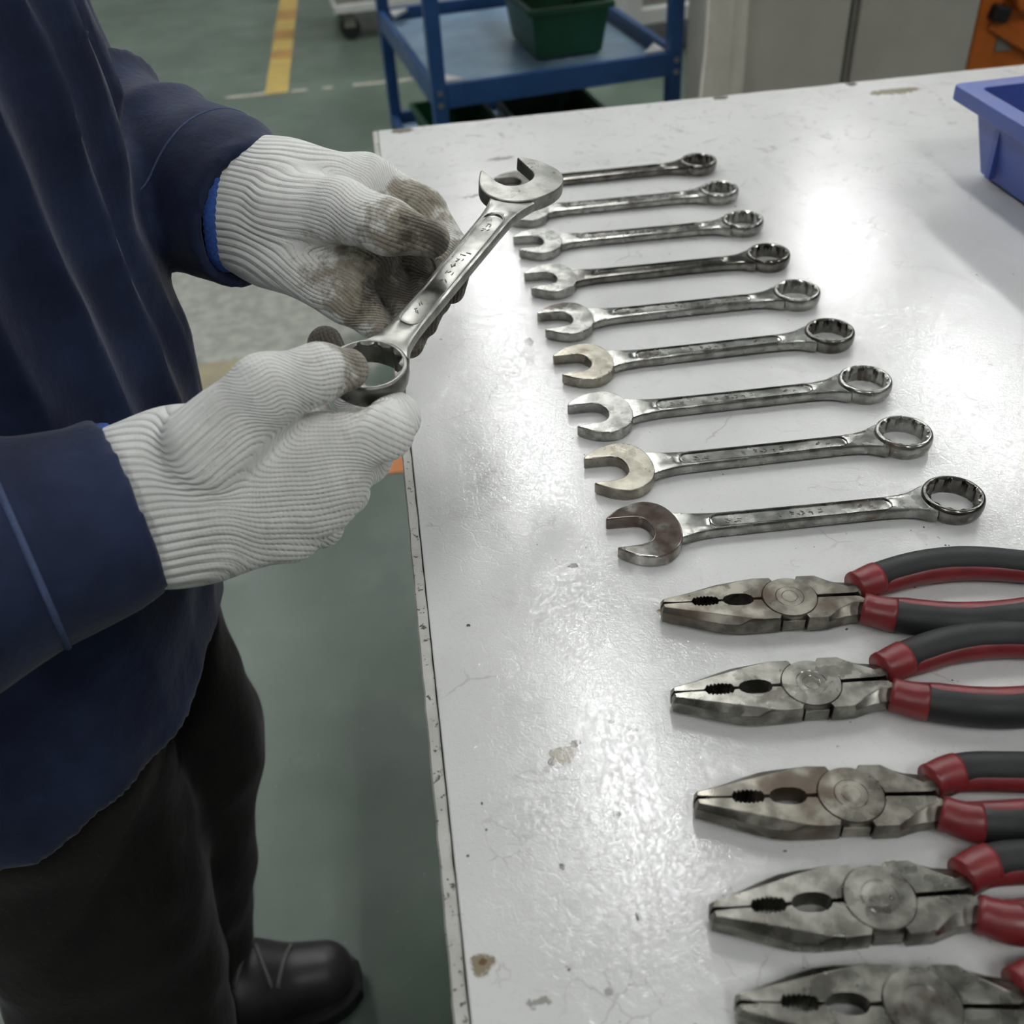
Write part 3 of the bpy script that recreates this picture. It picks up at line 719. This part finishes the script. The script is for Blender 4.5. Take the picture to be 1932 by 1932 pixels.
bm = bmesh.new(); loft(bm, [[(.062, y, .490), (.105, y, .490), (.062, y, .535)] for y in (.0119, .004)]); obj('gusset', bm, M['machgrey'], og)
bm = bmesh.new(); box(bm, -.012, .33, -.01, .0119, -.014, .014, mtx=Matrix.Translation((.045, 0, .548)) @ Matrix.Rotation(.5, 4, 'Y')); obj('brace', bm, M['orange'], og, bevel=.004)
obj('side', bx(0, .03, .0301, .4, .1, 1.1), M['orange'], og); obj('foot', bx(.0, .42, .03, .4, 0, .0999), M['dark'], og)

# ------------------------------------------------------------------ the worker
person = thing('person', 'standing person in navy work jacket, black trousers and white gloves, holding the large wrench', 'person', (-.345, .66, 0))
def attach(o): o.parent = person; o.matrix_parent_inverse = Matrix.Translation((.345, -.66, 0)); return o

KH = 0.93                                  # both hands and the held wrench share this distance factor
def G(px, py, depth): return P(px, py, depth * KH)
def glove(name, palm, fingers, thumb, cuff, nrm, dirt_shade_pts, tk=.008, h=.0013):
    allp = np.array([p for b in palm + cuff + thumb + sum(fingers, []) for p in b[:2]]); mr = .055
    F = Field(allp.min(0) - mr, allp.max(0) + mr, h)
    dp = None
    for a, b, ra, rb, *r in palm:
        d = F.cone(a, b, ra, rb, nrm, r[0] if r else 1.0); dp = d if dp is None else smin(dp, d, .014)
    for a, b, ra, rb, *r in cuff:
        dp = smin(dp, F.cone(a, b, ra, rb, nrm, r[0] if r else 1.0), .03)
    df = None
    for ch in fingers:
        c = None
        for a, b, ra, rb, *r in ch:
            d = F.cone(a, b, ra, rb); c = d if c is None else smin(c, d, .005)
        df = c if df is None else smin(df, c, .0022)
    dt = None
    for a, b, ra, rb, *r in thumb:
        d = F.cone(a, b, ra, rb); dt = d if dt is None else smin(dt, d, .008)
    v = smin(smin(dp, df, .009), dt, tk)
    # open end of the cuff
    a, b = np.array(cuff[0][0]), np.array(cuff[0][1]); ax = (b - a) / np.linalg.norm(b - a)
    cut = (F.X - a[0]) * ax[0] + (F.Y - a[1]) * ax[1] + (F.Z - a[2]) * ax[2]
    v = np.maximum(v, -cut)
    V, Q = surface_nets(F, v); V = relax(V, Q, 3)
    N = normals(V, Q)
    V = V + N * (.0011 * wob(V, 60, 1) + .0006 * wob(V, 140, 2))[:, None]
    # knitting coordinates: along / across every bone, blended
    bones = palm + cuff + thumb + sum(fingers, [])
    U = np.zeros(len(V)); L = np.zeros(len(V)); W = np.zeros(len(V)); C = np.zeros(len(V))
    o = np.array(cuff[0][0])
    main = np.array(palm[len(palm) // 2][1]) - o; main /= np.linalg.norm(main); acr = np.cross(nrm, main); acr /= np.linalg.norm(acr)
    for bi, (a, b, ra, rb, *r) in enumerate(bones):
        a = np.array(a); b = np.array(b); d = (b - a) / np.linalg.norm(b - a)
        e = np.cross(nrm, d); e /= np.linalg.norm(e)
        if e @ acr < 0: e = -e
        sd = cone_sd(V[:, 0], V[:, 1], V[:, 2], a, b, ra, rb); w = np.exp(-np.clip(sd, 0, .1) / .003) + 1e-9
        U += w * ((a - o) @ acr + (V - a) @ e); L += w * ((a - o) @ main + (V - a) @ d); W += w
    U /= W; L /= W
    s = (V - o) @ main
    C = np.clip(1 - (s - .055) / .03, 0, 1)
    D = np.zeros(len(V))
    for p, rad, amt in dirt_shade_pts:
        D = np.maximum(D, amt * np.clip(1.25 - np.linalg.norm(V - np.array(p), axis=1) / rad, 0, 1))
    me = mesh_np(name, V, Q, {'knit_u': U, 'knit_v': L, 'cuff': C, 'dirt_shade': D})
    g = attach(link(name, me, M['knit']))
    return g, (a, ax)
def cuff_hem(center, ax, glove_obj, rr=.0028, sh=.004):
    # overlocked blue edge: a lumpy cord that follows the open end of the cuff
    me = glove_obj.data; bvh = BVHTree.FromPolygons([v.co[:] for v in me.vertices], [p.vertices[:] for p in me.polygons])
    s = np.cross(ax, [0, 0, 1.0]); s /= np.linalg.norm(s); w = np.cross(ax, s); c = center + ax * sh
    n = 96; pts = []
    for i in range(n):
        a = 2 * PI * i / n; d = math.cos(a) * s + math.sin(a) * w
        hit = bvh.ray_cast(Vector(c + d * .12), Vector(-d))
        pts.append(np.array(hit[0]) if hit[0] is not None else c + d * .04)
    bm = bmesh.new(); rings = []
    for i in range(n):
        d = pts[i] - c; d /= np.linalg.norm(d); r = rr * (1 + .22 * (i % 2))
        rings.append([tuple(pts[i] + 1.0 * r * math.cos(b) * d + 1.7 * r * math.sin(b) * ax) for b in np.linspace(0, 2 * PI, 8, endpoint=False)])
    rings.append(rings[0]); loft(bm, rings, caps=False); bmesh.ops.remove_doubles(bm, verts=bm.verts[:], dist=1e-7)
    o = obj('cuff_hem', bm, M['hem'], glove_obj, True); o['label'] = 'blue stitched edge of the glove cuff'
    return o

# right (near) hand: back of the hand to the camera, thumb on top of the ring, fingers curled underneath
R_thumb = [(G(400, 850, .590), G(505, 738, .582), 0.0279, 0.0191), (G(505, 736, .580), G(600, 703, .586), 0.0191, 0.0152), (G(600, 703, .586), G(654, 698, .602), 0.0152, 0.0121)]
R_palm = [(G(330, 895, .610), G(592, 852, .604), 0.0307, 0.0190, 1.15), (G(330, 930, .615), G(620, 885, .610), 0.0326, 0.0233, 1.2), (G(340, 965, .62), G(602, 940, .622), 0.0307, 0.0223, 1.2), (G(350, 1000, .625), G(548, 995, .636), 0.0242, 0.0191, 1.1)]
R_f = [[(G(600, 848, .604), G(722, 817, .602), 0.0172, 0.0156), (G(722, 817, .602), G(744, 784, .640), 0.0149, 0.0135), (G(744, 784, .640), G(728, 753, .672), 0.0135, 0.0110)],
       [(G(620, 885, .610), G(688, 866, .634), 0.0191, 0.0144), (G(688, 866, .634), G(680, 790, .700), 0.0140, 0.0126), (G(680, 790, .700), G(612, 650, .690), 0.0126, 0.0112)],
       [(G(602, 940, .622), G(648, 928, .655), 0.0181, 0.0140), (G(648, 928, .655), G(640, 850, .715), 0.0135, 0.0121), (G(640, 850, .715), G(590, 770, .712), 0.0121, 0.0107)],
       [(G(548, 995, .636), G(605, 990, .665), 0.0163, 0.0126), (G(605, 990, .665), G(590, 920, .715), 0.0121, 0.0110), (G(590, 920, .715), G(560, 850, .712), 0.0110, 0.0098)]]
R_cuff = [(G(205, 962, .612), G(345, 935, .612), 0.0432, 0.0432, 1.25)]
nR = -(FW + .15 * RT); nR /= np.linalg.norm(nR)
gR, (cR, aR) = glove('glove', R_palm, R_f, R_thumb, R_cuff, nR,
    [(G(660, 702, .602), .030, .75), (G(690, 735, .625), .016, 1.0), (G(608, 645, .685), .034, 1.25), (G(735, 750, .662), .022, .7), (G(640, 770, .65), .030, .9)], tk=.004)
gR['label'] = 'near white knit glove, thumb resting on the ring of the wrench'
cR = np.array(R_cuff[0][0]); aR = np.array(R_cuff[0][1]) - cR; aR /= np.linalg.norm(aR)

# left (far) hand: palm up, wrench lying across the curled fingers, thumb along its edge
L_thumb = [(G(545, 400, .755), G(640, 395, .735), 0.0279, 0.0209), (G(640, 395, .735), G(735, 428, .715), 0.0200, 0.0167), (G(735, 428, .715), G(812, 452, .706), 0.0167, 0.0119)]
L_palm = [(G(520, 365, .775), G(690, 350, .785), 0.0316, 0.0209, 1.2), (G(520, 400, .78), G(700, 420, .785), 0.0335, 0.0214, 1.2), (G(525, 440, .778), G(690, 490, .778), 0.0316, 0.0205, 1.2), (G(530, 470, .772), G(655, 560, .765), 0.0260, 0.0177, 1.1)]
L_f = [[(G(690, 345, .785), G(800, 395, .780), 0.0191, 0.0153), (G(800, 395, .780), G(858, 480, .768), 0.0149, 0.0130), (G(858, 480, .768), G(852, 546, .745), 0.0130, 0.0102)],
       [(G(700, 420, .785), G(790, 495, .790), 0.0181, 0.0144), (G(790, 495, .790), G(815, 560, .775), 0.0140, 0.0126), (G(815, 560, .775), G(800, 608, .752), 0.0126, 0.0102)],
       [(G(690, 490, .778), G(750, 555, .785), 0.0177, 0.0140), (G(750, 555, .785), G(785, 610, .772), 0.0135, 0.0121), (G(785, 610, .772), G(772, 648, .752), 0.0121, 0.0100)],
       [(G(655, 560, .765), G(700, 605, .772), 0.0153, 0.0121), (G(700, 605, .772), G(735, 640, .765), 0.0121, 0.0107), (G(735, 640, .765), G(740, 665, .752), 0.0107, 0.0093)]]
L_cuff = [(G(428, 385, .782), G(530, 400, .778), 0.0409, 0.0418, 1.15)]
nL = -(FW - .1 * RT); nL /= np.linalg.norm(nL)
gL, _ = glove('glove', L_palm, L_f, L_thumb, L_cuff, nL,
    [(G(780, 440, .700), .036, .85), (G(825, 470, .70), .02, 1.1), (G(790, 390, .765), .030, .8), (G(850, 550, .740), .035, 1.2), (G(800, 600, .755), .05, 1.2), (G(750, 530, .765), .055, 1.1), (G(690, 530, .755), .050, .60), (G(770, 640, .755), .04, 1.1), (G(655, 440, .745), .025, .4)])  # palm points carry painted shade as well as soiling
gL['label'] = 'far white knit glove, palm up with grey soiled fingers under the wrench shank'
cL = np.array(L_cuff[0][0]); aL = np.array(L_cuff[0][1]) - cL; aL /= np.linalg.norm(aL)
cuff_hem(cR, aR, gR); cuff_hem(cL, aL, gL)

# jacket: torso and both sleeves as one surface
R_el, R_sh = P(-190, 1115, .52), np.array([-.395, .495, 1.295])
R_wr = P(247, 954, .612 * KH)
L_el, L_sh = P(105, 235, .83), np.array([-.38, .855, 1.30])
L_wr = P(482, 410, .782 * KH)
F = Field((-.66, .26, .40), (-.02, 1.02, 1.44), .0048)
zz = F.Z; CH = .612 + (F.X + .22) * .15 + .006 * np.sin(F.X * 40 + F.Y * 25)
def prof(z, ks, vs): return np.interp(z.ravel(), ks, vs).astype(np.float32).reshape(z.shape)
ax_ = prof(zz, [.55, .65, .75, .85, 1.0, 1.2, 1.32, 1.42], [.148, .158, .172, .182, .178, .162, .130, .07])
ay_ = prof(zz, [.55, .70, .85, 1.0, 1.2, 1.30, 1.36, 1.42], [.228, .212, .200, .198, .208, .205, .16, .07])
cx_ = prof(zz, [.60, .85, 1.15, 1.42], [-.355, -.354, -.350, -.345])
v = (np.sqrt(((F.X - cx_) / ax_) ** 2 + ((F.Y - .68) / ay_) ** 2) - 1) * .17
v = np.maximum(v, np.maximum(CH - zz, zz - 1.40)).astype(np.float32)
def sleeve(v, sh, el, wr, rs, re, rw, nv):
    a = smin(F.cone(sh, el, rs, re), F.cone(el, wr, re, rw, nv, 1.05), .02)
    d = wr - el; d = d / np.linalg.norm(d)
    cut = (F.X - wr[0]) * d[0] + (F.Y - wr[1]) * d[1] + (F.Z - wr[2]) * d[2]
    near = F.cone(el + (wr - el) * .5, wr, .12, .12)
    a = np.where(near < 0, np.maximum(a, cut), a)
    inner = np.maximum(F.cone(wr - d * .08, wr + d * .08, rw - .0085, rw - .0085, nv, 1.05), -cut - .022)
    a = np.maximum(a, -inner)
    return smin(v, a, .014) if sh is not None else a
vs = sleeve(v, R_sh, R_el, R_wr, .074, .071, .0515, nR)
vs = sleeve(vs, L_sh, L_el, L_wr, .074, .070, .0535, nL)
V, Q = surface_nets(F, vs); V = relax(V, Q, 3); N = normals(V, Q)
# folds: long drapes on the body, ring creases on the sleeves
def seg_t(V, a, b):
    d = b - a; t = np.clip((V - a) @ d / (d @ d), 0, 1); return t, np.linalg.norm(V - a - t[:, None] * d, axis=1)
tR, dR = seg_t(V, R_el, R_wr); tL, dL = seg_t(V, L_el, L_wr); tLu, dLu = seg_t(V, L_sh, L_el)
dT = np.sqrt(((V[:, 0] + .33) / .18) ** 2 + ((V[:, 1] - .68) / .2) ** 2)
arm = np.clip((np.minimum(np.minimum(dR, dL), dLu) - .075) / .02, 0, 1)
th = np.arctan2(V[:, 1] - .68, V[:, 0] + .35)
ridge = lambda x: 1 - np.abs(np.sin(x)) * 1.6
f1 = ridge(th * 10.5 + 1.6 * (V[:, 2] - .8) + .7 * wob(V, 4, 3)) * np.clip((V[:, 2] - .72) / .25, .1, 1)
disp = arm * (.0095 * f1 + .005 * wob(V, 16, 4) + .0018 * wob(V, 45, 5))
sl = 1 - arm
crease = ridge(tL * 12 + 1.6 * wob(V, 12, 2)) * np.clip(1.15 - tL * 1.5, 0, 1)
disp += sl * ((.011) * crease * (dL < .12) + .0040 * wob(V, 24, 6) + .0014 * wob(V, 60, 7))
disp *= 1 - .85 * np.maximum(np.clip((tR - .86) / .1, 0, 1) * (dR < .075), np.clip((tL - .86) / .1, 0, 1) * (dL < .075))
V = V + N * disp[:, None]
jk = attach(link('jacket', mesh_np('jacket', V, Q), M['jacket']))
jb = BVHTree.FromPolygons([tuple(p) for p in V], [tuple(int(i) for i in q) for q in Q])
def snap_ring(c, axis, r0, n=90):
    s = np.cross(axis, [0, 0, 1.0]); s /= np.linalg.norm(s); w = np.cross(axis, s); out = []
    for i in range(n):
        a = 2 * PI * i / n; d = math.cos(a) * s + math.sin(a) * w
        hit = jb.ray_cast(Vector(c), Vector(d), .2)
        out.append((np.array(hit[0]) if hit[0] is not None else c + d * r0, d))
    return out
def sleeve_seam(el, wr, back, r=.0016):
    ax = (wr - el) / np.linalg.norm(wr - el); pts = snap_ring(wr - ax * back, ax, .06)
    bm = bmesh.new(); rings = []
    for p, d in pts:
        rings.append([tuple(p + r * math.cos(b) * d + 1.2 * r * math.sin(b) * ax) for b in np.linspace(0, 2 * PI, 6, endpoint=False)])
    rings.append(rings[0]); loft(bm, rings, caps=False); bmesh.ops.remove_doubles(bm, verts=bm.verts[:], dist=1e-7)
    o = obj('sleeve_seam', bm, M['seam'], jk, True); o['label'] = 'paler piped seam around the sleeve'; return o
sleeve_seam(R_el, R_wr, .058); sleeve_seam(L_el, L_wr, .050, .0007)

# trousers: both legs and the seat as one surface
F = Field((-.62, .36, .02), (-.06, .94, .86), .007)
def leg(hip, knee, ank, r):
    a = smin(F.cone(hip, knee, r[0], r[1]), F.cone(knee, ank, r[1], r[2]), .04); return np.maximum(a, (ank[2] - .02) - F.Z)
v = smin(leg((-.325, .745, .72), (-.297, .700, .40), (-.350, .650, .085), (.105, .078, .066)), leg((-.355, .600, .72), (-.358, .560, .42), (-.385, .512, .06), (.102, .096, .098)), .03)
v = smin(v, F.cone((-.35, .62, .75), (-.35, .73, .75), .11, .11), .04)
V, Q = surface_nets(F, v); V = relax(V, Q, 2); N = normals(V, Q)
V = V + N * (.006 * wob(V, 14, 8) + .0028 * wob(V, 40, 9))[:, None]
attach(link('trousers', mesh_np('trousers', V, Q), M['trouser']))

# shoes
def shoe(hx_, hy_, yaw):
    c, s = math.cos(yaw), math.sin(yaw)
    q = lambda x, y, z: np.array([hx_ + x * c - y * s, hy_ + x * s + y * c, z])
    F = Field(q(.13, 0, 0) - [.22, .14, 0], q(.13, 0, 0) + [.22, .14, .16], .0045)
    v = smin(F.cone(q(.03, 0, .05), q(.13, 0, .058), .044, .050), F.cone(q(.13, 0, .052), q(.226, .004, .040), .048, .038), .03)
    v = smin(v, F.cone(q(.035, 0, .07), q(.05, 0, .13), .042, .046), .03)
    v = np.maximum(v, .022 - F.Z)
    V, Q = surface_nets(F, v); V = relax(V, Q, 2)
    up = attach(link('shoe', mesh_np('shoe', V, Q), M['shoe']))
    bm = bmesh.new(); prof_ = [(-.018, .030), (.02, .040), (.08, .041), (.14, .047), (.20, .049), (.245, .038), (.268, .018)]
    pl = spline([(x, y) for x, y in prof_], 4); o = [(x, -y) for x, y in pl] + [(x, y) for x, y in pl[::-1]]
    loft(bm, [[tuple(q(x * k_, y * k_, z)) for x, y in o] for z, k_ in ((.0005, .985), (.006, 1.0), (.026, 1.0), (.030, .97))])
    obj('sole', bm, M['sole'], up)
    bvh = BVHTree.FromPolygons([tuple(p) for p in V], [tuple(int(i) for i in f) for f in Q])
    for i in range(4):
        x = .122 + .022 * i; pts = []
        for y in np.linspace(-.026, .026, 9):
            h = bvh.ray_cast(Vector(q(x + .008 * (1 if i % 2 else -1) * y / .026, y, .3)), Vector((0, 0, -1)))
            if h[0] is not None: pts.append(np.array(h[0]) + [0, 0, .0012])
        if len(pts) > 2:
            bm = bmesh.new(); tube(bm, pts, .0026, 6); obj('lace', bm, M['lace'], up, True)
    return up
shoe(-.435, .612, .06)['label'] = 'black shoe with laces, toe beside the table'
shoe(-.425, .505, -.02)

# head and neck, above the frame
F = Field((-.50, .53, 1.33), (-.14, .83, 1.74), .005)
hc = np.array([-.315, .68, 1.575])
v = smin(F.cone(hc + [-.012, 0, .03], hc + [.012, 0, -.045], .088, .062, (0, 1, 0), 1.12), F.cone((-.355, .68, 1.34), hc + [-.03, 0, -.05], .060, .055), .025)
v = smin(v, F.cone(hc + [.083, 0, -.005], hc + [.098, 0, -.028], .009, .013), .012)
v = smin(v, F.cone(hc + [.066, -.02, -.065], hc + [.066, .02, -.065], .010, .010), .012)
for s in (-1, 1):
    v = smin(v, F.cone(hc + [-.008, s * .082, .012], hc + [-.012, s * .080, -.022], .014, .009), .008)
    v = smax(v, -F.cone(hc + [.088, s * .030, .006], hc + [.088, s * .034, .006], .013, .013), .008)
V, Q = surface_nets(F, v); V = relax(V, Q, 2); hd = attach(link('head', mesh_np('head', V, Q), M['skin']))
v2 = np.maximum(v - .009, -F.cone(hc + [.10, 0, -.06], hc + [.09, 0, -.02], .095, .09))
v2 = np.maximum(v2, (hc[2] - .02) - F.Z + .5 * (F.X - hc[0]))
V, Q = surface_nets(F, v2); link('hair', mesh_np('hair', relax(V, Q, 2), Q), M['hair'], hd)
for s in (-1, 1):
    bm = bmesh.new(); bmesh.ops.create_uvsphere(bm, u_segments=12, v_segments=8, radius=.0098, matrix=Matrix.Translation(tuple(hc + [.0665, s * .031, .006]))); ey = obj('eye', bm, M['white'], hd, True)
    bm = bmesh.new(); bmesh.ops.create_uvsphere(bm, u_segments=10, v_segments=6, radius=.0048, matrix=Matrix.Translation(tuple(hc + [.0725, s * .031, .004]))); obj('iris', bm, M['dark'], ey, True)
for ch in hd.children: ch.matrix_parent_inverse = Matrix()
